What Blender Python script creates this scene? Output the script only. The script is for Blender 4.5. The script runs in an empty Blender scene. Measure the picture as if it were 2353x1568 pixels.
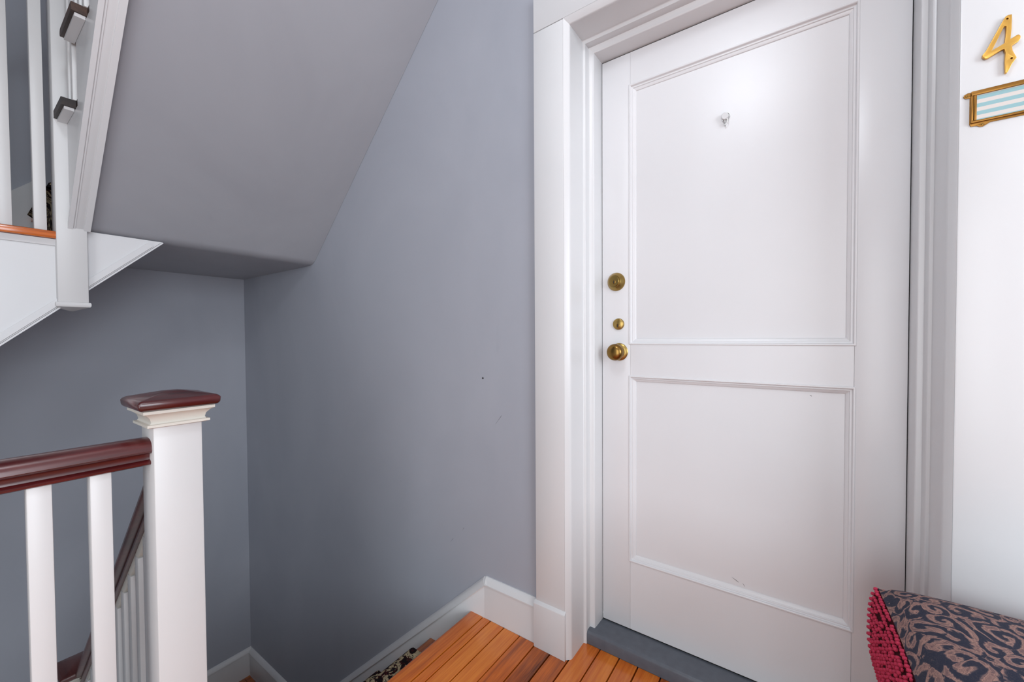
import bpy, bmesh, math, random
from mathutils import Vector, Matrix
random.seed(7)
S = bpy.context.scene
COL = S.collection

# ---------------------------------------------------------------- camera
YAW, PITCH, ROLL = 0.615903572, 0.0205047855, -0.0060705868
F = Vector((-math.sin(YAW)*math.cos(PITCH), math.cos(YAW)*math.cos(PITCH), -math.sin(PITCH)))
R0 = Vector((math.cos(YAW), math.sin(YAW), 0)); U0 = R0.cross(F)
R = math.cos(ROLL)*R0 + math.sin(ROLL)*U0
U = -math.sin(ROLL)*R0 + math.cos(ROLL)*U0
cam_d = bpy.data.cameras.new('camera'); cam = bpy.data.objects.new('camera', cam_d); COL.objects.link(cam)
cam_d.sensor_width = 36.0; cam_d.lens = 929.2966/2353*36.0; cam_d.shift_y = 10.08/2353; cam_d.clip_start = 0.02
M = Matrix((R, U, -F)).transposed().to_4x4(); M.translation = (0, -1.3996, 1.095)
cam.matrix_world = M
S.camera = cam

# ---------------------------------------------------------------- light
W = bpy.data.worlds.new('world'); S.world = W; W.use_nodes = True
W.node_tree.nodes['Background'].inputs[0].default_value = (0.93, 0.96, 1.0, 1)
W.node_tree.nodes['Background'].inputs[1].default_value = 0.56
S.view_settings.view_transform = 'Standard'; S.view_settings.look = 'None'
S.view_settings.exposure = 0.04; S.view_settings.gamma = 1.0; S.view_settings.use_curve_mapping = False

def area(name, loc, rot, sx, sy, power, col):
    d = bpy.data.lights.new(name, 'AREA'); d.shape = 'RECTANGLE'; d.size = sx; d.size_y = sy
    d.energy = power; d.color = col
    o = bpy.data.objects.new(name, d); COL.objects.link(o); o.location = loc; o.rotation_euler = rot
    return o
# daylight from the hall window at the right-hand end of the landing
area('window_daylight', (2.5, -1.9, 1.55), (0, math.radians(90), 0), 1.6, 1.5, 70, (0.86, 0.93, 1.0))
# added fill light behind the camera, door-sized to brighten the lower parts
area('hall_fill_light', (0.3, -3.3, 1.15), (math.radians(90), 0, 0), 1.4, 2.1, 33, (0.92, 0.96, 1.0))
# bulb of the ceiling lamp above the landing
ld = bpy.data.lights.new('ceiling_lamp_bulb', 'POINT'); ld.energy = 18; ld.shadow_soft_size = 0.11; ld.color = (0.87, 0.93, 1.0)
lb = bpy.data.objects.new('ceiling_lamp_bulb', ld); COL.objects.link(lb); lb.location = (-0.26, -1.42, 2.56)

# ---------------------------------------------------------------- materials
def lin(c): return tuple((v/255/12.92 if v/255 <= 0.04045 else ((v/255+0.055)/1.055)**2.4) for v in c)
class NT:
    def __init__(s, name):
        s.m = bpy.data.materials.new(name); s.m.use_nodes = True; s.t = s.m.node_tree; s.n = s.t.nodes
        s.b = s.n['Principled BSDF']
    def node(s, typ, **kw):
        n = s.n.new(typ)
        for k, v in kw.items():
            if k in n.inputs: n.inputs[k].default_value = v
            else: setattr(n, k, v)
        return n
    def l(s, a, b): s.t.links.new(a, b)
    def coord(s, kind='Object', scale=(1, 1, 1)):
        c = s.node('ShaderNodeTexCoord'); mp = s.node('ShaderNodeMapping'); mp.inputs['Scale'].default_value = scale
        s.l(c.outputs[kind], mp.inputs[0]); return mp.outputs[0]
    def pos(s, scale=(1, 1, 1)):
        c = s.node('ShaderNodeNewGeometry'); mp = s.node('ShaderNodeMapping'); mp.inputs['Scale'].default_value = scale
        s.l(c.outputs['Position'], mp.inputs[0]); return mp.outputs[0]
    def noise(s, vec, scale, detail=3, rough=0.5, dist=0):
        n = s.node('ShaderNodeTexNoise'); n.inputs['Scale'].default_value = scale; n.inputs['Detail'].default_value = detail
        n.inputs['Roughness'].default_value = rough; n.inputs['Distortion'].default_value = dist
        s.l(vec, n.inputs['Vector']); return n.outputs['Fac']
    def ramp(s, fac, stops, interp='LINEAR'):
        r = s.node('ShaderNodeValToRGB'); e = r.color_ramp.elements; r.color_ramp.interpolation = interp
        while len(e) < len(stops): e.new(0.5)
        for i, (p, c) in enumerate(stops): e[i].position = p; e[i].color = tuple(c)+(1,)
        s.l(fac, r.inputs[0]); return r.outputs[0]
    def mix(s, fac, a, b, mode='MIX'):
        m = s.node('ShaderNodeMix', data_type='RGBA', blend_type=mode)
        for sock, v in ((m.inputs[0], fac), (m.inputs[6], a), (m.inputs[7], b)):
            if hasattr(v, 'links'): s.l(v, sock)
            else: sock.default_value = v if isinstance(v, float) else tuple(v)+(1,)
        return m.outputs[2]
    def math(s, op, a, b=0.0):
        m = s.node('ShaderNodeMath', operation=op)
        for i, v in enumerate((a, b)):
            if hasattr(v, 'links'): s.l(v, m.inputs[i])
            else: m.inputs[i].default_value = v
        return m.outputs[0]
    def bump(s, h, strength, dist=0.002):
        b = s.node('ShaderNodeBump'); b.inputs['Strength'].default_value = strength; b.inputs['Distance'].default_value = dist
        s.l(h, b.inputs['Height']); s.l(b.outputs[0], s.b.inputs['Normal'])
    def set(s, col=None, rough=0.5, metal=0.0, coat=0.0, spec=0.5):
        if col is not None:
            if hasattr(col, 'links'): s.l(col, s.b.inputs['Base Color'])
            else: s.b.inputs['Base Color'].default_value = tuple(col)+(1,)
        if hasattr(rough, 'links'): s.l(rough, s.b.inputs['Roughness'])
        else: s.b.inputs['Roughness'].default_value = rough
        s.b.inputs['Metallic'].default_value = metal; s.b.inputs['Coat Weight'].default_value = coat
        s.b.inputs['Coat Roughness'].default_value = 0.15
        s.b.inputs['Specular IOR Level'].default_value = spec
        return s.m

def m_white(name, tint=(0.67, 0.67, 0.68), rough=0.32, stroke=(1, 1, 1)):
    t = NT(name); p = t.pos(stroke)
    big = t.noise(t.pos(), 2.3, 3); fine = t.noise(p, 130, 4, 0.6); lumps = t.noise(t.pos(), 34, 2)
    col = t.ramp(big, [(0.3, tuple(v*0.96 for v in tint)), (0.7, tint)])
    streak = t.noise(p, 46, 3, 0.6)
    t.bump(t.math('ADD', t.math('MULTIPLY', fine, 0.12), t.math('MULTIPLY', streak, 0.5)), 0.10, 0.002)
    return t.set(col, rough)
WHITE = m_white('white_gloss_paint')
WHITE_DOOR = m_white('white_door_paint', (0.70, 0.695, 0.71), 0.31, (1, 1, 0.12))
WHITE_POST = m_white('white_post_paint', (0.62, 0.615, 0.615), 0.36, (1, 1, 0.2))
WHITE_OLD = m_white('aged_white_paint', (0.64, 0.61, 0.55), 0.4)

def m_plaster(name, a, b):
    t = NT(name)
    big = t.noise(t.pos((1, 1, 0.7)), 1.5, 4, 0.55, 0.6); fine = t.noise(t.pos(), 220, 3); mid = t.noise(t.pos(), 14, 3)
    col = t.ramp(big, [(0.3, a), (0.72, b)])
    sm = t.ramp(t.noise(t.pos((1.3, 1.3, 0.5)), 6.0, 4, 0.6, 0.5), [(0.66, (0, 0, 0)), (0.8, (1, 1, 1))])
    col = t.mix(t.math('MULTIPLY', sm, 0.16), col, tuple(v*0.72 for v in a))
    t.bump(t.math('ADD', t.math('MULTIPLY', fine, 0.2), mid), 0.10, 0.004)
    return t.set(col, 0.5, spec=0.35)
GREY = m_plaster('blue_grey_wall_paint', (0.345, 0.36, 0.41), (0.395, 0.41, 0.46))
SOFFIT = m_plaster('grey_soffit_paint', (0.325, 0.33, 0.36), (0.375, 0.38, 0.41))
CEIL = m_plaster('white_ceiling_paint', (0.7, 0.7, 0.69), (0.76, 0.76, 0.75))

def m_wood(name, stops, grain=(38, 1.6, 38), rough=0.22, coat=0.5, rand=0.55):
    t = NT(name); oi = t.node('ShaderNodeObjectInfo')
    v = t.node('ShaderNodeVectorMath', operation='ADD'); cv = t.coord('Object', grain); t.l(cv, v.inputs[0])
    cx = t.node('ShaderNodeCombineXYZ'); ml = t.math('MULTIPLY', oi.outputs['Random'], 57.0)
    for i in range(3): t.l(ml, cx.inputs[i])
    t.l(cx.outputs[0], v.inputs[1])
    broad = t.noise(v.outputs[0], 0.55, 3, 0.5, 0.4); fine = t.noise(v.outputs[0], 4.0, 4, 0.65, 0.3)
    f = t.math('ADD', t.math('MULTIPLY', broad, 0.55), t.math('MULTIPLY', fine, 0.45))
    f = t.math('ADD', f, t.math('MULTIPLY', t.math('SUBTRACT', oi.outputs['Random'], 0.5), rand*0.5))
    col = t.ramp(f, stops)
    t.bump(fine, 0.12, 0.001)
    return t.set(col, rough, coat=coat)
PINE = m_wood('varnished_pine', [(0.26, lin((84, 36, 12))), (0.40, lin((160, 76, 20))), (0.52, lin((200, 100, 26))), (0.72, lin((226, 132, 46)))])
TREADW = m_wood('worn_tread_wood', [(0.25, lin((110, 55, 28))), (0.5, lin((176, 96, 44))), (0.75, lin((205, 130, 70)))])
DARKW = m_wood('dark_walnut_edge', [(0.3, lin((14, 8, 6))), (0.55, lin((40, 22, 15))), (0.8, lin((80, 54, 40)))], (6, 40, 40), 0.5, 0.0)
MAHOG = m_wood('mahogany_varnish', [(0.25, lin((30, 8, 9))), (0.5, lin((74, 18, 20))), (0.8, lin((108, 36, 36)))], (30, 2, 30), 0.3, 0.4, 0.1)
MAHOG2 = m_wood('dull_mahogany_varnish', [(0.25, lin((34, 16, 15))), (0.5, lin((78, 34, 31))), (0.8, lin((104, 56, 50)))], (2, 30, 30), 0.4, 0.3, 0.1)

def m_simple(name, col, rough=0.5, metal=0.0, spec=0.5, bump=0.0, bscale=150):
    t = NT(name); n = t.noise(t.coord(), 40, 3)
    c = t.ramp(n, [(0.3, tuple(v*0.85 for v in col)), (0.7, col)])
    if bump: t.bump(t.noise(t.coord(), bscale, 3), bump, 0.002)
    return t.set(c, rough, metal, spec=spec)
GAP = m_simple('dark_joint', (0.006, 0.005, 0.004), 0.9)
GREYPAINT = m_simple('grey_threshold_paint', lin((92, 97, 106)), 0.3, bump=0.12, bscale=60)
BRASS = m_simple('aged_brass', lin((168, 140, 82)), 0.3, 1.0)
BRASS_D = m_simple('dark_antique_brass', lin((140, 108, 58)), 0.27, 1.0)
GOLD = m_simple('polished_gold_brass', lin((222, 172, 88)), 0.34, 1.0)
BRONZE = m_simple('bronze_frame', lin((152, 108, 54)), 0.36, 1.0)
STEEL = m_simple('steel', (0.55, 0.55, 0.54), 0.25, 1.0)
BLACK = m_simple('black_slot', (0.01, 0.01, 0.01), 0.6)

def m_card():
    t = NT('striped_card_print'); c = t.node('ShaderNodeTexCoord'); sp = t.node('ShaderNodeSeparateXYZ')
    t.l(c.outputs['Generated'], sp.inputs[0])
    f = t.math('FRACT', t.math('ADD', t.math('MULTIPLY', sp.outputs[2], 3.5), 0.25))
    s = t.ramp(f, [(0.0, lin((138, 176, 182))), (0.48, lin((138, 176, 182))), (0.52, lin((205, 198, 193))), (1.0, lin((205, 198, 193)))])
    return t.set(s, 0.5)
CARD = m_card()
def m_runner():
    t = NT('patterned_stair_carpet')
    n = t.noise(t.pos(), 26, 3, 0.6, 1.2); n2 = t.noise(t.pos(), 52, 2, 0.5, 1.0)
    col = t.ramp(n, [(0.40, lin((30, 22, 24))), (0.44, lin((74, 26, 28))), (0.47, lin((32, 26, 26))), (0.50, lin((168, 152, 122))), (0.60, lin((196, 182, 150))), (0.63, lin((40, 36, 34)))], 'CONSTANT')
    spots = t.ramp(n2, [(0.58, (0, 0, 0)), (0.6, (1, 1, 1))])
    col = t.mix(spots, col, lin((26, 24, 28)))
    t.bump(t.noise(t.pos(), 900, 2), 0.5, 0.003)
    return t.set(col, 0.95, spec=0.1)
RUNNER = m_runner()
def m_damask():
    t = NT('navy_and_tan_scroll_damask'); p = t.pos((1, 0.8, 1))
    w = t.node('ShaderNodeTexNoise'); w.inputs['Scale'].default_value = 9; w.inputs['Detail'].default_value = 1.5; t.l(p, w.inputs['Vector'])
    a = t.node('ShaderNodeVectorMath', operation='SCALE'); t.l(w.outputs['Color'], a.inputs[0]); a.inputs['Scale'].default_value = 0.10
    v = t.node('ShaderNodeVectorMath', operation='ADD'); t.l(p, v.inputs[0]); t.l(a.outputs[0], v.inputs[1])
    vo = t.node('ShaderNodeTexVoronoi'); vo.feature = 'F1'; vo.inputs['Scale'].default_value = 27; t.l(v.outputs[0], vo.inputs['Vector'])
    # spiral around every cell centre: sin(distance + angle) makes scroll-like leaves
    d = t.node('ShaderNodeVectorMath', operation='SUBTRACT'); t.l(v.outputs[0], d.inputs[0]); t.l(vo.outputs['Position'], d.inputs[1])
    sp = t.node('ShaderNodeSeparateXYZ'); t.l(d.outputs[0], sp.inputs[0])
    ang = t.math('ARCTAN2', sp.outputs[1], sp.outputs[0])
    sn = t.math('SINE', t.math('ADD', t.math('MULTIPLY', vo.outputs['Distance'], 13.0), t.math('MULTIPLY', ang, 1.0)))
    leaf = t.noise(v.outputs[0], 80, 4, 0.5, 1.5)
    f = t.math('ADD', t.math('MULTIPLY', sn, 0.30), leaf)
    fine = t.math('SINE', t.math('MULTIPLY', f, 46.0))
    col = t.ramp(f, [(0.38, lin((44, 48, 64))), (0.47, lin((70, 66, 76))), (0.54, lin((126, 102, 100))), (0.68, lin((172, 134, 122))), (0.84, lin((128, 100, 98)))])
    col = t.mix(t.math('MULTIPLY', t.math('GREATER_THAN', fine, 0.72), 0.55), col, lin((70, 62, 72)))
    t.bump(t.math('ADD', f, t.noise(t.pos(), 800, 2)), 0.25, 0.002)
    return t.set(col, 0.75, spec=0.2)
DAMASK = m_damask()
CRIMSON = m_simple('crimson_chenille', lin((208, 64, 94)), 0.9, spec=0.15, bump=0.5, bscale=700)
CRIMSON_D = m_simple('dark_crimson_backing', lin((58, 8, 18)), 0.95, spec=0.1)
BENCHW = m_simple('dark_bench_wood', lin((64, 40, 28)), 0.4)
SHADE = m_simple('opal_lamp_glass', (0.9, 0.9, 0.88), 0.3)

# ---------------------------------------------------------------- object helpers
WL = {}      # world location of each object
def link(o, parent, loc):
    COL.objects.link(o); WL[o] = Vector(loc)
    if parent is not None:
        o.parent = parent; o.location = Vector(loc) - WL[parent]
    else: o.location = loc
    return o
def thing(name, loc, label=None, cat=None, group=None, kind=None, parent=None):
    o = bpy.data.objects.new(name, None); o.empty_display_size = 0.05
    link(o, parent, loc); tag(o, label, cat, group, kind); return o
def tag(o, label=None, cat=None, group=None, kind=None):
    for k, v in (('label', label), ('category', cat), ('group', group), ('kind', kind)):
        if v: o[k] = v
    return o
def fin(bm, name, mat, parent=None, bev=0.0, seg=2, smooth=False, ang=35):
    """world-coordinate bmesh -> one mesh object whose origin is its bottom centre"""
    bmesh.ops.remove_doubles(bm, verts=bm.verts, dist=1e-6)
    bmesh.ops.recalc_face_normals(bm, faces=bm.faces)
    if bev:
        ed = [e for e in bm.edges if len(e.link_faces) == 2 and e.calc_face_angle(0) > math.radians(30)]
        bmesh.ops.bevel(bm, geom=ed, offset=bev, offset_type='OFFSET', segments=seg, profile=0.5, affect='EDGES', clamp_overlap=True)
    if smooth:
        for f in bm.faces: f.smooth = True
        for e in bm.edges:
            if len(e.link_faces) == 2 and e.calc_face_angle(0) > math.radians(ang): e.smooth = False
    lo = [min(v.co[i] for v in bm.verts) for i in range(3)]; hi = [max(v.co[i] for v in bm.verts) for i in range(3)]
    c = Vector(((lo[0]+hi[0])/2, (lo[1]+hi[1])/2, lo[2]))
    for v in bm.verts: v.co -= c
    me = bpy.data.meshes.new(name); bm.to_mesh(me); bm.free(); me.materials.append(mat)
    return link(bpy.data.objects.new(name, me), parent, c)
def bm_box(bm, x0, x1, y0, y1, z0, z1):
    v = [bm.verts.new(p) for p in ((x0,y0,z0),(x1,y0,z0),(x1,y1,z0),(x0,y1,z0),(x0,y0,z1),(x1,y0,z1),(x1,y1,z1),(x0,y1,z1))]
    for f in ((0,3,2,1),(4,5,6,7),(0,1,5,4),(1,2,6,5),(2,3,7,6),(3,0,4,7)): bm.faces.new([v[i] for i in f])
def box(name, x0, x1, y0, y1, z0, z1, mat, parent=None, bev=0.002, seg=2):
    bm = bmesh.new(); bm_box(bm, x0, x1, y0, y1, z0, z1)
    return fin(bm, name, mat, parent, bev, seg, True)
def bm_prism(bm, pts, axis, a, b):
    """polygon pts in the two other axes (in xyz order), extruded along axis from a to b"""
    def P(p, t):
        return {'x': (t, p[0], p[1]), 'y': (p[0], t, p[1]), 'z': (p[0], p[1], t)}[axis]
    A = [bm.verts.new(P(p, a)) for p in pts]; B = [bm.verts.new(P(p, b)) for p in pts]
    n = len(pts)
    bm.faces.new(A); bm.faces.new(B[::-1])
    for i in range(n): bm.faces.new((A[i], A[(i+1) % n], B[(i+1) % n], B[i]))
def prism(name, pts, axis, a, b, mat, parent=None, bev=0.0, smooth=True, ang=35):
    bm = bmesh.new(); bm_prism(bm, pts, axis, a, b); return fin(bm, name, mat, parent, bev, 2, smooth, ang)
def sweep(name, rings, mat, parent=None, closed=False, cap=True, smooth=True, ang=35):
    """list of rings of world points (all the same length, closed profiles)"""
    bm = bmesh.new(); V = [[bm.verts.new(p) for p in r] for r in rings]; n = len(V[0])
    m = len(V)
    for i in range(m if closed else m-1):
        a, b = V[i], V[(i+1) % m]
        for k in range(n): bm.faces.new((a[k], a[(k+1) % n], b[(k+1) % n], b[k]))
    if cap and not closed: bm.faces.new(V[0][::-1]); bm.faces.new(V[-1])
    return fin(bm, name, mat, parent, 0, 2, smooth, ang)
def lathe(name, prof, center, axis, mat, parent=None, n=28, smooth=True, ang=40, sub=None):
    """prof = [(radius, distance along axis)], axis a unit Vector"""
    ax = Vector(axis).normalized(); e = ax.orthogonal().normalized(); g = ax.cross(e); c = Vector(center)
    bm = bmesh.new(); V = []
    for r, h in prof:
        if r < 1e-6: V.append([bm.verts.new(c+ax*h)])
        else: V.append([bm.verts.new(c+ax*h+(e*math.cos(2*math.pi*k/n)+g*math.sin(2*math.pi*k/n))*r) for k in range(n)])
    for a, b in zip(V, V[1:]):
        for k in range(n):
            q = [a[k % len(a)], a[(k+1) % len(a)], b[(k+1) % len(b)], b[k % len(b)]]
            q = list(dict.fromkeys(q))
            if len(q) > 2: bm.faces.new(q)
    return fin(bm, name, mat, parent, 0, 2, smooth, ang)
def plate(name, outline, holes, y, depth, mat, parent=None, bev=0.0008, round_=0):
    """flat piece in the xz plane with holes, front at y, thickness depth towards +y"""
    cu = bpy.data.curves.new(name, 'CURVE'); cu.dimensions = '2D'; cu.fill_mode = 'BOTH'
    cu.extrude = depth/2-bev; cu.bevel_depth = bev; cu.bevel_resolution = 1; cu.offset = -bev
    for pts in [outline]+holes:
        s = cu.splines.new('POLY'); s.points.add(len(pts)-1); s.use_cyclic_u = True
        for q, (x, z) in zip(s.points, pts): q.co = (x, z, 0, 1)
    t = bpy.data.objects.new('tmp', cu); COL.objects.link(t)
    dg = bpy.context.evaluated_depsgraph_get(); me = bpy.data.meshes.new_from_object(t.evaluated_get(dg))
    bm = bmesh.new(); bm.from_mesh(me)
    for v in bm.verts: v.co = Vector((v.co.x, y+depth/2-v.co.z, v.co.y))
    bpy.data.objects.remove(t); bpy.data.curves.remove(cu); bpy.data.meshes.remove(me)
    return fin(bm, name, mat, parent, 0, 2, True, 30)
def circ(x, z, r, n=12): return [(x+r*math.cos(2*math.pi*k/n), z+r*math.sin(2*math.pi*k/n)) for k in range(n)]

# ================================================================ the place: main measures (metres)
YW = -0.178      # grey wall face beside the door
XB = -3.137      # end wall of the stairwell
DL, DR, DB, DT = -0.586, 0.2265, 0.052, 2.082      # door leaf
XN = -1.07       # edge of the landing floor, top of the descending flight
RUN, RISE = 0.235, 0.21
ZL = -1.26       # lower corner landing
ZU = 1.705       # upper corner landing
YI, YO = -1.062, -1.148   # newel faces

# ---------------------------------------------------------------- walls
CI = 0.036
bm = bmesh.new()
bm_prism(bm, [(XB, -2.4), (DL-0.075, -2.4), (DL-0.075, 4.6), (XB, 4.6)], 'y', YW, 0.05)
w = fin(bm, 'wall_front', GREY); tag(w, 'blue grey wall beside the white door, above the stair skirting', kind='structure')
bm = bmesh.new(); bm_box(bm, DR+0.06, 2.6, YW, 0.05, -0.3, 2.75); bm_box(bm, DL-0.075, DR+0.06, YW, 0.05, DT+0.07, 2.75); bm_box(bm, DL-0.075, DR+0.06, YW, 0.05, 2.75, 4.6)
o = fin(bm, 'wall_right', GREY); tag(o, 'blue grey wall around and to the right of the white door', kind='structure')
o = box('wall_back', XB-0.15, XB, -3.2, 0.05, -2.4, 4.6, GREY, bev=0); tag(o, 'blue grey end wall of the stairwell behind the newel post', kind='structure')
for nm, (x, z, sx, sz) in {'nail_hole': (-1.005, 0.935, .0022, .004)}.items():
    lathe(nm, [(0, -.0004), (sz, -.0004), (sz, .0004), (0, .0004)], (x, YW, z), (0, -1, 0), BLACK, w, n=8)
# small scratches on the wall paint
for (x, z, L, a) in ((-1.18, 0.245, .030, .9), (-1.115, 0.31, .018, 1.1), (-0.93, 0.78, .05, .9), (-1.5, .43, .014, -.5)):
    dx, dz = math.cos(a)*L/2, math.sin(a)*L/2
    prism('scratch', [(x-dx, z-dz), (x+dx, z+dz), (x+dx*.7+.0012, z+dz*.7-.001)], 'y', YW-.0004, YW+.0004, m_simple('scratch_mark', (.16, .17, .19), .6), w)

# ---------------------------------------------------------------- landing floor of pine boards
fl = thing('floor', (0.6, -1.6, -0.025), 'varnished orange pine board floor of the landing', kind='structure')
gaps = [XN, -1.0, -0.961, -0.898, -0.825, -0.758, -0.691, -0.628, -0.557, -0.49, -0.425, -0.353]
while gaps[-1] < 2.5: gaps.append(gaps[-1]+random.uniform(0.062, 0.074))
for i in range(len(gaps)-1):
    g = (0.0012, 0.0032, 0.0016, 0.0028)[i % 4]
    a, b = gaps[i]+(0 if i == 0 else g), gaps[i+1]-g
    yback = -0.195 if b < DL-0.02 else (-0.088 if a < DR+0.03 else YW)
    if i == 0:
        pts = [(a+.012, -0.028), (b, -0.028), (b, 0)] + [(a+.014-.014*math.cos(t), -.014+.014*math.sin(t)) for t in (1.4, 1.1, .8, .4, 0, -.4, -.8, -1.1)]
        prism('floor_board', pts, 'y', -3.0, yback, PINE, fl)
    elif yback == -0.088 and a < -0.632: box('floor_board', a, b, -3.0, -.195, -0.022, 0, PINE, fl, .0006, 1)
    else: box('floor_board', a, b, -3.0, yback, -0.022, 0, PINE, fl, .0006, 1)
box('subfloor', XN+.03, 2.55, -3.0, -0.05, -0.17, -0.0225, GAP, fl, 0)
for a, b in ((-1.19, -1.13), (-1.129, -1.072)): box('floor_board', a, b, -3.0, -1.15, -0.022, 0, PINE, fl, .0006, 1)
box('well_fascia', -1.185, XN+.03, -3.0, -1.15, -0.20, -0.023, WHITE, fl)
o = box('wall_left_light_block', XB, -1.25, -3.35, -3.2, -2.4, 4.6, GREY, bev=0); tag(o, 'unseen blue grey wall added to close the stairwell to outside light', kind='structure')  # added out of view, keeps world light from entering behind the stairs
o = box('ceiling', XB, -1.06, -3.2, YW, 4.6, 4.75, CEIL, bev=0); tag(o, 'unseen white roof added high above the stairwell to block sky light', kind='structure')  # added roof out of view, shuts sky light out of the well
o = box('wall_upper_light_block', -1.05, -0.95, -3.2, YW, 2.901, 4.6, GREY, bev=0); tag(o, 'unseen blue grey wall added above the landing to darken the upper stairwell', kind='structure')  # added unseen blocker, darkens the upper part of the stairwell
c = box('ceiling', -1.03, 2.6, -3.0, YW, 2.75, 2.9, CEIL, bev=0); tag(c, 'white ceiling of the landing', kind='structure')

# ---------------------------------------------------------------- baseboards and stair skirting
def mould_x(name, x0, x1, z0, z1, yb, t, mat, parent=None):
    """board with an ogee cap, running along x, back at yb, projecting t towards -y"""
    h = z1-z0
    pr = [(yb, z0), (yb-t, z0), (yb-t, z1-.027), (yb-t-.004, z1-.026), (yb-t-.004, z1-.022), (yb-t-.001, z1-.019), (yb-t+.003, z1-.010), (yb-t+.009, z1-.003), (yb-.004, z1), (yb, z1)]
    return prism(name, pr, 'x', x0, x1, mat, parent)
o = mould_x('baseboard_front', -0.992, -0.757, 0.0, 0.157, YW, 0.017, WHITE); tag(o, 'short white baseboard with rounded cap between door casing and stair skirting', kind='structure')
SK = 0.91
sk = thing('trim_2', (-1.7, YW, -0.7), 'white sloping stair skirting board along the blue grey wall', kind='structure')
zs = lambda x: 0.151+SK*(x+1.005)
xe = -1.005-(1.226)/SK
prism('skirting_board', [(-0.992, -0.02), (-0.992, 0.125), (-1.005, 0.121), (xe, zs(xe)-.030), (XB+.02, zs(xe)-.030), (XB+.02, ZL), (-2.3, ZL), (-1.2, -.25)], 'y', YW-.017, YW, WHITE, sk, .001)
def cap_strip(p0, p1, name):
    d = Vector((p1[0]-p0[0], 0, p1[1]-p0[1])).normalized(); n = Vector((-d.z, 0, d.x))
    if n.z < 0: n = -n
    prof = [(0, -.029), (.021, -.029), (.0225, -.026), (.021, -.022), (.016, -.010), (.008, -.003), (0, 0)]
    rings = [[Vector((p[0], YW-a, p[1]))+n*b for a, b in prof] for p in (p0, p1)]
    return sweep(name, rings, WHITE, sk)
cap_strip((-0.992, .157), (-1.006, .150), 'cap_moulding'); cap_strip((-1.004, 0.152), (xe, zs(xe)), 'cap_moulding'); cap_strip((xe, zs(xe)), (XB+.02, zs(xe)), 'cap_moulding')
pr = [(XB, ZL), (XB+.018, ZL), (XB+.018, ZL+.158), (XB+.022, ZL+.160), (XB+.022, ZL+.165), (XB+.014, ZL+.180), (XB+.004, ZL+.187), (XB, ZL+.187)]
bm = bmesh.new(); bm_prism(bm, pr, 'y', -1.25, YW); o = fin(bm, 'baseboard_back', WHITE, smooth=True)
tag(o, 'white baseboard of the lower corner landing on the end wall', kind='structure')

# ---------------------------------------------------------------- door casing, jambs, threshold
cs = thing('trim_1', (-0.18, -0.15, 0), 'white painted door casing with stepped jambs and plinth blocks', kind='structure')
prof = [(.046, -.200), (.0440, -.1985), (.0330, -.1885), (.0305, -.184), (.030, -.180), (.030, -.0955), (.0285, -.0925), (.0265, -.092), (.0225, -.092), (.0205, -.091), (.020, -.088), (.020, -.064), (.018, -.062), (.0065, -.062), (.004, -.061), (.0028, -.058), (.0004, .004)]
KL, KR, KT = 1.10, 0.78, 1.25
def jamb(name, corner_a, corner_b):
    rings = []
    for cn in (corner_a, corner_b):
        r = [cn(o, y) for o, y in prof] + [cn(.062, .004), cn(.062, -.176), cn(.046, -.178)]
        rings.append(r)
    return sweep(name, rings, WHITE, cs, ang=50)
BLc = lambda o, y: Vector((DL-o*KL, y, 0.0)); TLc = lambda o, y: Vector((DL-o*KL, y, DT+o*KT))
TRc = lambda o, y: Vector((DR+o*KR, y, DT+o*KT)); BRc = lambda o, y: Vector((DR+o*KR, y, 0.0))
jamb('jamb', BLc, TLc); jamb('head_jamb', TLc, TRc); jamb('jamb', TRc, BRc)
xl, xr, zt = DL-.046*KL, DR+.046*KR, DT+.046*KT
box('casing_board', -0.752, xl, -.200, YW, 0.160, zt-.0008, WHITE, cs, .003)
box('casing_board', xr, xr+.126, -.200, YW, 0.160, zt-.0008, WHITE, cs, .003)
box('head_casing', -0.752, xr+.126, -.200, YW, zt+.0008, zt+.125, WHITE, cs, .003)
for a, b in ((-0.757, xl+.003), (xr-.003, xr+.129)):
    prism('plinth_block', [(YW, 0), (-.209, 0), (-.209, .157), (-.200, .166), (YW, .166)], 'x', a, b, WHITE, cs, .002)
th = prism('threshold', [(-.089, 0.001), (-.0895, .036), (-.086, .043), (-.081, .046), (.03, .047), (.03, .001)], 'x', DL-.03, DR+.022, GREYPAINT, smooth=True)
th.name = 'trim_3'; tag(th, 'grey painted wooden threshold under the white door', kind='structure')

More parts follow.
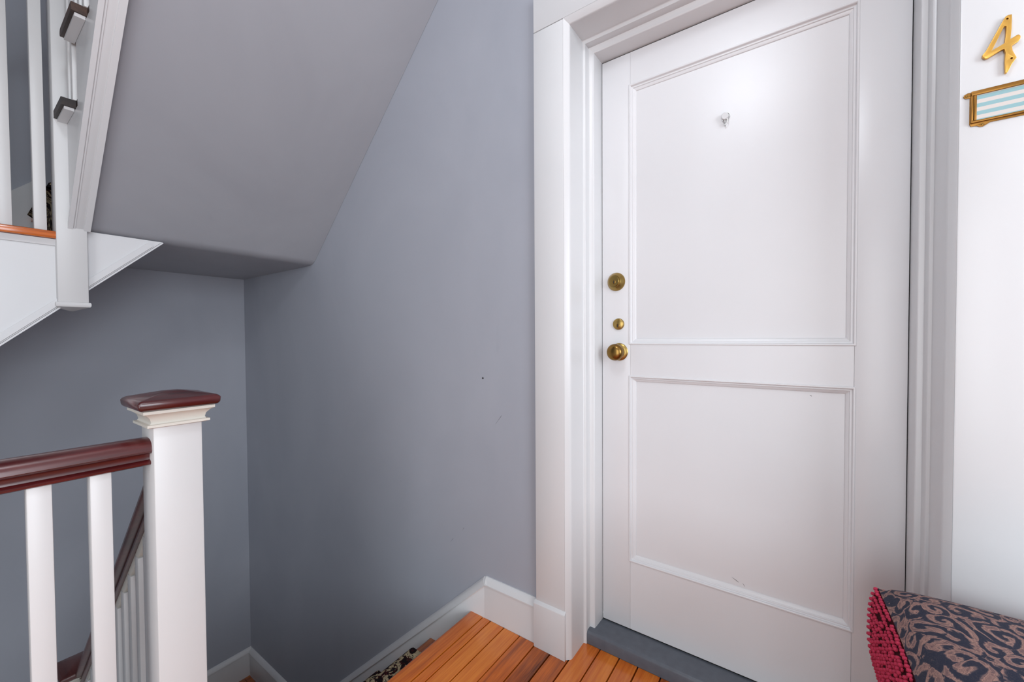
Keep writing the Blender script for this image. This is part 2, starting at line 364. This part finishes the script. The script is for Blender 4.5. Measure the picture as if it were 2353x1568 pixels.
# ---------------------------------------------------------------- the door
door = thing('door_1', ((DL+DR)/2, 0.02, DB), 'white two panel door with brass locks and knob', kind='structure')
PX0, PX1 = -0.482, 0.122
P1 = (1.070, 1.965); P2 = (0.299, 0.953)
g = .0014
box('stile', DL+g, PX0, 0, .04, DB, DT-.003, WHITE_DOOR, door, .0012)
box('stile', PX1, DR-g, 0, .04, DB, DT-.003, WHITE_DOOR, door, .0012)
for a, b in ((DB, P2[0]), (P2[1], P1[0]), (P1[1], DT-.003)): box('rail', PX0+.0002, PX1-.0002, .0002, .04, a, b, WHITE_DOOR, door, .0006, 1)
for z0, z1 in (P1, P2):
    box('panel', PX0-.004, PX1+.004, .0155, .03, z0-.004, z1+.004, WHITE_DOOR, door, 0)
    pf = [(-.004, .002), (-.004, -.0012), (-.0025, -.0026), (.0005, -.0026), (.002, -.001), (.0025, .004), (.004, .0052), (.0075, .0052), (.0085, .0062), (.009, .0085), (.0125, .0098), (.0165, .0128), (.0175, .0156), (.0175, .02), (-.004, .02)]
    crn = [(PX0, z0, 1, 1), (PX1, z0, -1, 1), (PX1, z1, -1, -1), (PX0, z1, 1, -1)]
    rings = [[Vector((x+sx*a, y, z+sz*a)) for a, y in pf] for x, z, sx, sz in crn]
    for i in range(4):      # four mitred lengths of moulding round each panel
        sweep('panel_moulding', [rings[i], rings[(i+1) % 4]], WHITE_DOOR, door, ang=25)
box('dark_gap', DL+.0005, DL+g-.0002, .006, .03, DB, DT, GAP, door, 0)
box('dark_gap', DL, DR, .006, .03, DT-.0028, DT-.0004, GAP, door, 0)
box('dark_gap', DR-g+.0002, DR-.0005, .006, .03, DB, DT, GAP, door, 0)
box('dark_gap', DL, DR, .004, .03, DB-.005, DB-.0005, GAP, door, 0)
box('gap_light_block', DL-.055, DR+.04, .041, .049, 0.048, DT+.06, GAP, door, 0)  # added dark plate, stops world light leaking through the gaps round the leaf
# deadbolt: cone rose, cylinder, keyway
d = lathe('deadbolt', [(0, 0), (.0325, 0), (.0325, .003), (.0310, .0055), (.0225, .0185), (.0215, .0195), (.0185, .0195), (.0185, .021)], (-.5320, 0, 1.290), (0, -1, 0), BRASS, door, 40)
d['label'] = 'round aged brass deadbolt'
lathe('lock_cylinder', [(.0182, .015), (.0182, .0235), (.0172, .0245), (0, .0245)], (-.5320, 0, 1.290), (0, -1, 0), BRASS, d, 32)
lathe('key_plug', [(.0068, .0244), (.0068, .0252), (.0058, .0256), (0, .0256)], (-.5320, 0, 1.287), (0, -1, 0), BRASS_D, d, 20)
prism('keyway', [(-.5332, 1.2825), (-.5308, 1.2825), (-.5312, 1.2870), (-.5296, 1.2890), (-.5312, 1.2912), (-.5336, 1.2906), (-.5334, 1.2876)], 'y', -.0262, -.0250, BLACK, d)
# night latch cylinder
d = lathe('latch_cylinder', [(0, 0), (.0205, 0), (.0200, .003), (.0192, .0045), (.0192, .0065), (.0180, .0075), (0, .0075)], (-.5235, 0, 1.139), (0, -1, 0), BRASS, door, 36)
d['label'] = 'small brass lock cylinder'
lathe('key_plug', [(.0068, .0072), (.0068, .0084), (.0058, .0088), (0, .0088)], (-.5240, 0, 1.1335), (0, -1, 0), BRASS_D, d, 20)
prism('keyway', [(-.5252, 1.1290), (-.5228, 1.1290), (-.5232, 1.1330), (-.5216, 1.1350), (-.5232, 1.1374), (-.5256, 1.1366), (-.5254, 1.1336)], 'y', -.0094, -.0082, BLACK, d)
# knob
kb = lathe('door_knob', [(0, .004), (.012, .004), (.0115, .016), (.0135, .022), (.019, .027), (.0262, .033), (.0292, .040), (.0290, .047), (.0258, .0535), (.019, .0578), (.010, .0600), (0, .0605)], (-.5205, 0, 1.040), (0, -1, 0), BRASS_D, door, 44)
kb['label'] = 'round antique brass door knob'
lathe('knob_rose', [(0, 0), (.0315, 0), (.0312, .003), (.0285, .0055), (.0200, .0075), (.0185, .011), (.0130, .012)], (-.5205, 0, 1.040), (0, -1, 0), BRASS, kb, 40)
lathe('paint_ring', [(.0345, -.0005), (.0345, .0008), (.0312, .0016)], (-.5205, 0, 1.040), (0, -1, 0), WHITE, kb, 40)
# little screw hook with painted bracket on the upper panel
hk = lathe('door_hook', [(0, 0), (.0095, 0), (.0100, .006), (.0098, .014), (.0088, .0150), (0, .0150)], (-.188, .0155, 1.771), (0, -1, -.15), WHITE, door, 20)
hk['label'] = 'tiny painted screw hook'
lathe('hook_band', [(.0115, .0), (.0118, .004), (.0105, .0042)], (-.187, .0155, 1.772), (0, -1, 0), STEEL, hk, 20)
rings = []
for k in range(13):
    a = -1.2+k*(4.6/12); c0 = Vector((-.188+.0075*math.sin(a), .0055, 1.7535+.0095*math.cos(a)))
    rings.append([c0+Vector((.0012*math.cos(b), .0012*math.sin(b), .0012*math.cos(b))) for b in (0, 1.05, 2.09, 3.14, 4.19, 5.24)])
sweep('hook_wire', rings, STEEL, hk)
box('hook_shank', -.1895, -.1872, .003, .0145, 1.742, 1.760, STEEL, hk, .0008)
# scuff and chips in the paint
for (x, z, L, a) in ((-.155, .335, .022, -.45), (-.132, .327, .010, -.9), (.03, .925, .006, -.5)):
    dx, dz = math.cos(a)*L/2, math.sin(a)*L/2
    prism('scuff', [(x-dx, z-dz), (x, z+.0012), (x+dx, z+dz), (x+dx*.8, z+dz*.8-.0016)], 'y', .0150, .0156, m_simple('scuff_grey', (.25, .24, .24), .6), door)

# ---------------------------------------------------------------- house number and name plate on the right casing
YP = -.200
fo = [(.3205, 1.7365), (.3235, 1.7378), (.3285, 1.7368), (.3284, 1.710), (.3272, 1.691), (.3350, 1.6952), (.3375, 1.6952), (.3398, 1.6915), (.3395, 1.6868), (.3375, 1.6830), (.3292, 1.6778), (.3302, 1.668), (.3355, 1.6530), (.3295, 1.6430), (.3255, 1.6320), (.3235, 1.6285), (.3212, 1.6300), (.3206, 1.650), (.3212, 1.667), (.3195, 1.6755), (.3165, 1.6750), (.2990, 1.6662), (.2955, 1.6668), (.2915, 1.6715), (.2915, 1.6748), (.2960, 1.6810), (.3150, 1.7250)]
fh = [(.3190, 1.7185), (.3216, 1.7180), (.3212, 1.700), (.3202, 1.6865), (.3035, 1.6785)]
fo = [(x, z-.032) for x, z in fo]; fh = [(x, z-.032) for x, z in fh]
num = plate('house_number', fo, [fh, circ(.3228, 1.6992, .0017), circ(.3290, 1.6220, .0017)], YP-.0075, .006, GOLD, None, .0006)
tag(num, 'gold brass numeral 4 screwed to the white door casing', 'house number')
for x, z in ((.3228, 1.6992), (.3290, 1.6220)): lathe('screw', [(0, 0), (.0017, 0), (.0017, .004), (.0010, .0048), (0, .0048)], (x, YP+.0005, z), (0, -1, 0), BRASS_D, num, 12)

np_ = thing('name_plate', (.331, YP, 1.505), 'bronze name plate holder with a blue striped card below the numeral', 'name plate')
a, b, z0, z1 = .2775, .3845, 1.5150, 1.5770
ears = [(a, z1), (a-.004, z1+.0005), (a-.0085, z1-.002), (a-.0100, z1-.0055), (a-.0075, z1-.0095), (a-.001, z1-.0105), (a-.001, z0-.0005),
        (a+.001, z0-.0050), (a+.0090, z0-.0055), (a+.0130, z0-.0085), (a+.0175, z0-.0092), (a+.0225, z0-.0065), (a+.0270, z0-.0035), (b-.030, z0-.0035), (b-.0245, z0-.0065), (b-.0195, z0-.0092), (b-.0145, z0-.0085), (b-.009, z0-.0055), (b-.001, z0-.0050),
        (b+.001, z0-.0005), (b+.001, z1-.0105), (b+.0075, z1-.0095), (b+.0100, z1-.0055), (b+.0085, z1-.002), (b+.004, z1+.0005), (b, z1)]
plate('back_plate', ears[::-1], [circ(a-.0050, z1-.0050, .0016, 10), circ(b+.0050, z1-.0050, .0016, 10), circ(a+.0170, z0-.0045, .0016, 10), circ(b-.0200, z0-.0045, .0016, 10)], YP-.0022, .002, BRONZE, np_, .0004)
for nm, q in (('frame_bar', (a, b, z1-.0085, z1)), ('frame_bar', (a, b, z0, z0+.0042)), ('frame_bar', (a, a+.0030, z0+.0043, z1-.0086)), ('frame_bar', (a+.0042, a+.0078, z0+.0043, z1-.0086)), ('frame_bar', (b-.0070, b, z0+.0043, z1-.0086))):
    box(nm, q[0], q[1], YP-.0068, YP-.0018, q[2], q[3], BRONZE, np_, .0008)
card = box('card', a+.0060, b-.005, YP-.0036, YP-.0024, z0+.003, z1-.006, CARD, np_, 0)
card['label'] = 'white card with blue stripes'
for x, z in ((a-.0050, z1-.0050), (a+.0170, z0-.0045), (b-.0200, z0-.0045)): lathe('screw', [(0, 0), (.0016, 0), (.0016, .0026), (0, .0032)], (x, YP, z), (0, -1, 0), BRASS_D, np_, 10)

# ---------------------------------------------------------------- descending flight
fd = thing('stair_flight', (-1.65, -0.65, ZL), 'carpeted flight going down from the pine landing along the blue grey wall', 'stairs')
def nose_pts(xn, xb, z, t=.028):
    r = t/2
    return [(xb, z-t), (xb, z)] + [(xn+r-r*math.cos(k), z-r+r*math.sin(k)) for k in (1.5, 1.0, .5, 0, -.5, -1.0, -1.5)]
for i in range(1, 6):
    z = -RISE*i; xn = XN-RUN*i
    prism('tread', nose_pts(xn, XN+.035-RUN*(i-1), z), 'y', YO+.03, YW-.017, TREADW, fd)
for i in range(6):
    z = -RISE*i; xf = XN+.03-RUN*i
    box('riser', xf, xf+.018, YO+.035, YW-.017, z-RISE, z-.0285, WHITE, fd, 0)
prism('stringer', [(XN+.05, -.03), (XN-RUN*5, ZL+.18), (XN-RUN*5, ZL-.12), (XN+.05, -.42)], 'y', YO+.032, YO+.052, WHITE, fd, .001)
# carpet runner draped over the treads
pts = []
for i in range(0, 6):
    z = -RISE*i; xn = XN-RUN*i; 
    if i: pts += [(xn+.028, z+.003), (xn+.005, z+.003), (xn-.005, z-.003), (xn-.009, z-.014), (xn-.004, z-.028), (xn+.012, z-.038)]
    else: pts += [(xn+.020, z-.035)]
    pts += [(xn+.025, z-RISE+.03), (xn+.018, z-RISE+.003)]
pts += [(-2.55, ZL+.003)]
off = []
for k, p in enumerate(pts):
    q = pts[min(k+1, len(pts)-1)]; r_ = pts[max(k-1, 0)]
    d = Vector((q[0]-r_[0], q[1]-r_[1])).normalized(); n = Vector((d.y, -d.x))
    if n.x > 0 and abs(n.x) > abs(n.y): n = -n
    if n.y < 0 and abs(n.y) > abs(n.x): n = -n
    off.append((p[0]+n.x*.009, p[1]+n.y*.009))
bm = bmesh.new()
def strip(bm, A, B, y0, y1):
    va = [[bm.verts.new((p[0], y, p[1])) for p in A] for y in (y0, y1)]; vb = [[bm.verts.new((p[0], y, p[1])) for p in B] for y in (y0, y1)]
    for k in range(len(A)-1):
        bm.faces.new((va[0][k], va[0][k+1], va[1][k+1], va[1][k])); bm.faces.new((vb[0][k], vb[1][k], vb[1][k+1], vb[0][k+1]))
        for s in (0, 1): bm.faces.new((va[s][k], vb[s][k], vb[s][k+1], va[s][k+1]))
    for k in (0, len(A)-1): bm.faces.new((va[0][k], va[1][k], vb[1][k], vb[0][k]))
strip(bm, pts, off, -0.98, -0.285)
o = fin(bm, 'stair_runner', RUNNER, smooth=True, ang=60); tag(o, 'dark and cream patterned carpet runner on the descending stairs', 'carpet')
ll = thing('landing_floor', (-2.65, -0.6, ZL-.02), 'dark wooden floor of the lower corner landing', kind='structure')
y = -1.14
while y < YW-.03:
    box('floor_board', XB+.019, -2.215, y, min(y+.068, YW-.018), ZL-.022, ZL, TREADW, ll, .001, 1); y += .070
box('carpet', -3.0, -2.5, -1.1, -0.285, ZL, ZL+.010, RUNNER, ll)

# ---------------------------------------------------------------- newel posts, railings
def newel(parent, xc, yc, z0, zcap, s=.0425, cap=MAHOG, mat=WHITE_POST):
    n = box('newel_post', xc-s, xc+s, yc-s, yc+s, z0, zcap-.028, mat, parent, .003)
    # collar moulding: stacked ogee
    pf = [(s+.006, zcap-.038), (s+.0115, zcap-.036), (s+.0115, zcap-.031), (s+.006, zcap-.030), (s+.004, zcap-.027), (s+.006, zcap-.018), (s+.013, zcap-.010), (s+.019, zcap-.007), (s+.019, zcap-.001), (s+.017, zcap)]
    rings = [[Vector((xc+sx*a, yc+sy*a, z)) for sx, sy in ((-1, -1), (1, -1), (1, 1), (-1, 1))] for a, z in [(s-.002, zcap-.038)]+pf+[(s-.002, zcap)]]
    sweep('collar_moulding', rings, WHITE_OLD, n, ang=30)
    pf = [(s+.022, zcap), (s+.0275, zcap+.004), (s+.0285, zcap+.016), (s+.0265, zcap+.0205), (s+.022, zcap+.0225), (.014, zcap+.0335)]
    rings = [[Vector((xc+sx*a, yc+sy*a, z)) for sx, sy in ((-1, -1), (1, -1), (1, 1), (-1, 1))] for a, z in pf]
    bm = bmesh.new(); V = [[bm.verts.new(p) for p in r] for r in rings]
    for i in range(len(V)-1):
        for k in range(4): bm.faces.new((V[i][k], V[i][(k+1) % 4], V[i+1][(k+1) % 4], V[i+1][k]))
    bm.faces.new(V[0]); bm.faces.new(V[-1])
    c = fin(bm, 'newel_cap', cap, n, .0035, 2, True, 50); c['label'] = 'dark red mahogany cap'
    return n
rail_pf = [(0, 0), (.019, 0), (.0225, .002), (.0235, .006), (.021, .0085), (.0150, .011), (.0135, .017), (.0155, .023), (.0290, .0265), (.0330, .032), (.032, .040), (.028, .048), (.020, .0535), (.008, .056)]
rail_pf = [(a, b) for a, b in rail_pf]+[(-a, b) for a, b in rail_pf[::-1][:-1]]
def rail(name, p0, p1, mat, parent, vert=1.0):
    d = Vector((p1[0]-p0[0], p1[1]-p0[1], 0)).normalized(); s = Vector((-d.y, d.x, 0))
    rings = [[Vector(p)+s*a+Vector((0, 0, b*vert)) for a, b in rail_pf] for p in (p0, p1)]
    return sweep(name, rings, mat, parent, ang=40)
YC = (YI+YO)/2; XC = -1.138
lr = thing('stair_railing', (XC, -1.5, 0), 'white landing railing with dark red handrail and capped newel post in front', 'railing')
newel(lr, XC, YC, -0.24, 0.948)
rail('handrail', (XC, YO+.002, .829), (XC, -2.95, .829), MAHOG, lr)
y = -1.222
while y > -2.9:
    box('baluster', XC-.0155, XC+.0155, y-.0155, y+.0155, 0.0, .831, WHITE_POST, lr, .002); y -= .0795

dr = thing('stair_railing', (-1.7, YC, ZL), 'railing of the descending flight seen behind the front newel post', 'railing')
RS = 0.953; YR = -1.103
zr = lambda x: .575+RS*(x+1.372)-.004       # underside of the sloping handrail
xa, xb_ = XC-.041, -2.205
rail('handrail', (xa, YR, zr(xa)), (xb_, YR, zr(xb_)), MAHOG2, dr, 1.40)
prism('rail_fillet', [(xa, zr(xa)), (xb_, zr(xb_)), (xb_, zr(xb_)-.026), (xa, zr(xa)-.026)], 'y', YR-.014, YR+.014, WHITE_OLD, dr, .001)
newel(dr, -2.248, YC, ZL, -.166, cap=MAHOG2)
x = -1.240
while x > -2.2:
    i = int((XN-x)/RUN)
    zb = -RISE*(i)
    box('baluster', x-.0155, x+.0155, YR-.0155, YR+.0155, zb, zr(x)-.018, WHITE_POST, dr, .002); x -= .0775

# ---------------------------------------------------------------- upper flight along the door wall (seen from below)
SL = 0.985; XF = -2.232; ZS = 1.508
fu = thing('stair_flight', (-1.7, -0.62, ZS), 'upper flight overhead with plastered grey underside and white outer stringer', 'stairs')
pr = [(XB+.001, ZS-.004), (XF-.10, ZS-.002)]
rr = .09                                   # softly rounded fold between flat and sloping plaster
th_ = math.atan(SL); tl = rr*math.tan(th_/2)*1.0
cxx, czz = XF-tl, ZS+rr
for k in range(0, 9):
    a = th_*k/8; pr.append((cxx+rr*math.sin(a), czz-rr*math.cos(a)))
pr.append((XN+.02, ZS+SL*(XN+.02-XF)))
top = [(x, z+.025) for x, z in pr][::-1]
prism('soffit', pr+top, 'y', -1.066, YW-.001, SOFFIT, fu, ang=20)
zb = lambda x: 1.499+SL*(x+2.205)          # lower edge of the outer stringer
RU, RI = .215, .215
st = [(-2.2, zb(-2.2)), (XN+.02, zb(XN+.02))]
for k in range(6, 0, -1):
    xr_ = -2.215+RU*(k-1)
    st += [(min(xr_+RU, XN+.02), ZU+RI*k-.03), (xr_, ZU+RI*k-.03)]
st.append((-2.2, ZU+RI-.03))
sg = prism('outer_stringer', st, 'y', -1.115, -1.067, WHITE, fu, .0015)
def edge_strip(name, p0, p1, y0, y1, h0, h1):
    d = Vector((p1[0]-p0[0], 0, p1[1]-p0[1])).normalized(); n = Vector((d.z, 0, -d.x))
    rings = [[Vector((p[0], yy, p[1]))+n*h for yy, h in ((y0, h0), (y1, h0), (y1, h1), (y0, h1))] for p in (p0, p1)]
    return sweep(name, rings, WHITE, sg)
e0, e1 = (-2.198, zb(-2.198)), (XN+.02, zb(XN+.02))
edge_strip('edge_bead', e0, e1, -1.121, -1.108, -.010, .0035)
edge_strip('edge_bead', e0, e1, -1.1055, -1.102, -.010, .0018)
edge_strip('edge_bead', e0, e1, -1.080, -1.062, -.010, .0040)
for k in range(1, 6):
    xn = -2.245+RU*(k-1); z = ZU+RI*k
    t = prism('tread', nose_pts(xn, xn+RU+.012, z), 'y', -1.112, YW-.001, DARKW, fu)
    prism('return_nosing', nose_pts(xn, xn+RU-.012, z, .026), 'y', -1.148, -1.1125, DARKW, t)
    prism('scotia', [(xn+.006, z-.0265), (xn+RU-.018, z-.0265), (xn+RU-.024, z-.034), (xn+.014, z-.034)], 'y', -1.140, -1.1155, WHITE, t)
    box('riser', xn+.03, xn+.046, -1.112, YW-.001, z-RI, z-.029, WHITE, fu, 0)

# ---------------------------------------------------------------- flight along the end wall with the upper corner landing
fb = thing('stair_flight', (-2.7, -1.6, 0.6), 'white stringered flight along the end wall running up to the corner landing', 'stairs')
XS = -2.228
zl = lambda y: 1.508+.972*(y+.845)          # lower edge of the stringer
RB = .2212
def tread_edge(k): return -1.105-RB*(k-1)   # upper riser position of tread k
ZT = lambda k: ZU-RI*k
pts = [(-.842, ZS+.002), (-.845, zl(-.845)), (-2.9, zl(-2.9))]
for k in range(8, 0, -1): pts += [(tread_edge(k)-RB+.02, ZT(k)-.028), (tread_edge(k)+.02, ZT(k)-.028)]
pts = pts + [(-1.075, ZT(1)-.028), (-1.075, ZS+.002)]
sb = prism('stringer', pts, 'x', XS-.03, XS, WHITE, fb, 0)
def low_strip(name, a, b, x1, h0, h1):
    p0, p1 = (a, zl(a)), (b, zl(b)); d = Vector((0, p1[0]-p0[0], p1[1]-p0[1])).normalized(); n = Vector((0, d.z, -d.y))
    if n.z < 0: n = -n
    rings = [[Vector((xx, p[0], p[1]))+n*h for xx, h in ((XS-.01, h0), (x1, h0), (x1, h1), (XS-.01, h1))] for p in (p0, p1)]
    return sweep(name, rings, WHITE, sb)
low_strip('lower_bead', -.872, -2.9, XS+.010, .0045, .0250)
low_strip('lower_bead', -.852, -2.9, XS+.006, .0005, .0036)
low_strip('lower_bead', -.844, -2.9, XS+.009, -.0060, -.0006)
for k in range(1, 8):
    yn = tread_edge(k)-RB-.028; z = ZT(k); r = .014
    pf = [(-1.105-RB*(k-1)+.02, z-.028), (-1.105-RB*(k-1)+.02, z)] + [(yn+r-r*math.cos(t), z-r+r*math.sin(t)) for t in (1.5, 1.0, .5, 0, -.5, -1.0, -1.5)]
    t = prism('tread', pf, 'x', XB+.02, XS+.002, PINE, fb)
    prism('return_nosing', [(tread_edge(k)-.01, z), (tread_edge(k)-.01, z-.027), (yn, z-.027), (yn, z)], 'x', XS+.0022, XS+.028, PINE, t, .006)
    prism('scotia', [(XS+.001, z-.0285), (XS+.017, z-.0285), (XS+.015, z-.034), (XS+.008, z-.042), (XS+.006, z-.050), (XS+.001, z-.050)], 'y', yn+.012, tread_edge(k)-.012, WHITE, t)
    box('riser', XB+.02, XS-.031, tread_edge(k)+.001, tread_edge(k)+.017, z, z+RI-.029, WHITE, fb, 0)
prism('soffit', [(-.845, ZS-.002), (-2.9, zl(-2.9)+.012), (-2.9, zl(-2.9)+.04), (-.845, ZS+.02)], 'x', XB+.001, XS-.03, SOFFIT, fb)
# skirting on the end wall beside this flight
sl2 = lambda y: ZU+.20+.972*(y+1.10)
prism('wall_skirting', [(-1.10, ZU-.25), (-1.10, sl2(-1.10)), (-2.9, sl2(-2.9)), (-2.9, sl2(-2.9)-.5)], 'x', XB+.0005, XB+.018, WHITE, fb, .001)
# landing boards and the carpet coming over its edge
box('landing_platform', XB+.001, -2.232, -1.088, YW-.001, ZU-.12, ZU-.022, WHITE, fb, 0)
for k in range(7): box('landing_board', XB+.02+k*.127, XB+.02+k*.127+.125, -1.128, YW-.001, ZU-.022, ZU, PINE, fb, .001, 1)
bm = bmesh.new()
A = []
for k in range(0, 5):
    z = ZU-RI*k; yn = -1.133-RB*k
    A += [(yn+.20, z+.002), (yn+.008, z+.002), (yn-.004, z-.006), (yn-.008, z-.016), (yn, z-.032), (yn+.024, z-.05), (yn+.026, z-RI+.02)]
B = []
for k, p in enumerate(A):
    q = A[min(k+1, len(A)-1)]; r_ = A[max(k-1, 0)]
    d = Vector((q[0]-r_[0], q[1]-r_[1])).normalized(); n = Vector((-d.y, d.x))
    if n.x > 0.5: n = -n
    if n.y < -0.5: n = -n
    B.append((p[0]+n.x*.010, p[1]+n.y*.010))
va = [[bm.verts.new((x, p[0], p[1])) for p in A] for x in (-2.98, -2.38)]; vb = [[bm.verts.new((x, p[0], p[1])) for p in B] for x in (-2.98, -2.38)]
for k in range(len(A)-1):
    bm.faces.new((vb[0][k], vb[0][k+1], vb[1][k+1], vb[1][k])); bm.faces.new((va[0][k], va[1][k], va[1][k+1], va[0][k+1]))
    for s in (0, 1): bm.faces.new((va[s][k], va[s][k+1], vb[s][k+1], vb[s][k]))
o = fin(bm, 'stair_runner', RUNNER, smooth=True, ang=60); tag(o, 'dark carpet runner glimpsed between the upper balusters on the end wall flight', 'carpet')

# upper railing with the hanging newel drop
ur = thing('stair_railing', (-2.235, YC-.005, 1.2), 'upper white railing with newel post ending in a drop below the stringer', 'railing')
nx0, nx1, ny0, ny1 = -2.275, -2.195, -1.150, -1.071
n = box('newel_post', nx0, nx1, ny0, ny1, 1.232, 2.80, WHITE_POST, ur, .0025)
xc, yc = (nx0+nx1)/2, (ny0+ny1)/2
pf = [(.037, 1.236), (.0435, 1.234), (.0450, 1.229), (.0450, 1.222), (.0425, 1.217), (.036, 1.2150), (.004, 1.203)]
rings = [[Vector((xc+sx*a, yc+sy*a, z)) for sx, sy in ((-1, -1), (1, -1), (1, 1), (-1, 1))] for a, z in pf]
sweep('newel_drop', rings, WHITE_POST, n, ang=30)
bx = -2.244
rail('handrail', (bx, ny0, 2.52), (bx, -2.9, 2.52-.972*1.75), MAHOG2, ur, 1.3)
y = -1.183
while y > -2.85:
    k = int((-1.105-y)/RB)+1
    box('baluster', bx-.0155, bx+.0155, y-.0155, y+.0155, ZT(k), 2.53+.972*(y-ny0), WHITE_POST, ur, .002); y -= .0795
rail('handrail', (nx1, -1.105, 2.64), (XN, -1.105, 2.64+SL*(XN-nx1)), MAHOG2, ur, 1.3)
x = -2.125
while x < XN:
    k = int((x+2.245)/RU)+1
    box('baluster', x-.0155, x+.0155, -1.1205, -1.0895, ZU+RI*k, 2.65+SL*(x-nx1), WHITE_POST, ur, .002); x += .072

# ---------------------------------------------------------------- bench with the patterned cushion
bn = thing('bench', (.40, -.47, 0), 'dark wooden bench under the patterned cushion', 'bench')
cx0, cx1, cy0, cy1 = .146, .640, -.760, -.228
CZ0, CZ1 = .345, .541
box('seat_board', cx0+.01, cx1+.01, cy0+.01, cy1-.004, CZ0-.035, CZ0-.001, BENCHW, bn, .004)
for x in (cx0+.03, cx1-.03):
    for y in (cy0+.03, cy1-.03): box('leg', x-.02, x+.02, y-.02, y+.02, 0, CZ0-.0355, BENCHW, bn, .003)
cu = thing('bench_cushion', (.39, -.49, CZ0), 'plump navy and tan scroll patterned cushion with crimson chenille sides', 'cushion')
NX, NY = 28, 30
def top_z(u, v):      # gentle dome, slightly sagging
    e = (1-abs(2*u-1)**3.2)*(1-abs(2*v-1)**3.2)
    return CZ1 + .058*max(e, 0)**0.45 + .004*math.sin(5*u+3*v)
def edge_in(u, v):    # seam pulls in between the corners
    k = .010
    x = cx0+(cx1-cx0)*u; y = cy0+(cy1-cy0)*v
    x += k*math.sin(math.pi*v)*(1-2*u); y += k*math.sin(math.pi*u)*(1-2*v)
    return x, y
bm = bmesh.new(); G = [[bm.verts.new((*edge_in(i/NX, j/NY), top_z(i/NX, j/NY))) for j in range(NY+1)] for i in range(NX+1)]
for i in range(NX):
    for j in range(NY): bm.faces.new((G[i][j], G[i+1][j], G[i+1][j+1], G[i][j+1]))
tc = fin(bm, 'top_cover', DAMASK, cu, smooth=True, ang=80)
ringuv = [(i/NX, 0) for i in range(NX)]+[(1, j/NY) for j in range(NY)]+[(1-i/NX, 1) for i in range(NX)]+[(0, 1-j/NY) for j in range(NY)]
def side_pt(u, v, t, push=0.0):
    x, y = edge_in(u, v); mx, my = (cx0+cx1)/2, (cy0+cy1)/2
    nx_, ny_ = (-1 if u == 0 else 1 if u == 1 else 0), (-1 if v == 0 else 1 if v == 1 else 0)
    b = .005*(1-math.exp(-16*t))+.007*math.sin(math.pi*t)-.010*t**6 + push
    z = top_z(u, v)*(1-t)+CZ0*t
    return Vector((x+nx_*b, y+ny_*b, z)), Vector((nx_, ny_, 0)).normalized()
bm = bmesh.new(); V = [[bm.verts.new(side_pt(u, v, t/8)[0]) for u, v in ringuv] for t in range(9)]
N = len(ringuv)
for t in range(8):
    for k in range(N): bm.faces.new((V[t][k], V[t][(k+1) % N], V[t+1][(k+1) % N], V[t+1][k]))
bm.faces.new(V[8])
sdb = fin(bm, 'side_band', CRIMSON_D, cu, smooth=True, ang=70); sdb['label'] = 'crimson chenille side'
# chenille tufts standing on the band
bm = bmesh.new()
cols = []
for side in ('L', 'F', 'B', 'R'):
    L = (cy1-cy0) if side in 'LR' else (cx1-cx0)
    nn = int(L/.0104)
    for q in range(nn+1):
        s = q/nn
        u, v = {'L': (0, 1-s), 'F': (s, 0), 'B': (s, 1), 'R': (1, s)}[side]
        cols.append((u, v, q))
for u, v, q in cols:
    for t in range(14):
        if q % 4 == 3: rad, sz = .0034, .0046
        else: rad, sz = .0046, .0046
        if random.random() < .05: continue
        p, nrm = side_pt(float(u), float(v), (t+.35)/14.5 + random.uniform(-.004, .004))
        c = p+nrm*.0012+Vector((random.uniform(-.0008, .0008), random.uniform(-.0008, .0008), 0))
        mt = Matrix.Translation(c) @ Matrix.Diagonal((rad*(1.05 if q % 4 != 3 else .8), rad*(1.05 if q % 4 != 3 else .8), sz*.92, 1))
        bmesh.ops.create_icosphere(bm, subdivisions=1, radius=1.0, matrix=mt)
tf = None
for f in bm.faces: f.smooth = True
me = bpy.data.meshes.new('chenille_tufts'); bm.to_mesh(me); bm.free(); me.materials.append(CRIMSON)
tf = bpy.data.objects.new('chenille_tufts', me); COL.objects.link(tf); tf.parent = cu; tf.location = -WL[cu]; WL[tf] = Vector((0, 0, 0)); tf['kind'] = 'stuff'

# ---------------------------------------------------------------- ceiling lamp above the landing (out of the picture, gives its light)
cl = thing('ceiling_lamp', (-.26, -1.42, 2.69), 'round ceiling lamp base above the landing', 'lamp')
lathe('lamp_base', [(0, 2.749), (.075, 2.749), (.075, 2.735), (.06, 2.715), (.03, 2.705), (.022, 2.69), (0, 2.69)], (-.26, -1.42, 0), (0, 0, 1), WHITE, cl, 32)
lb.parent = cl; lb.location = Vector((-.26, -1.42, 2.56))-WL[cl]
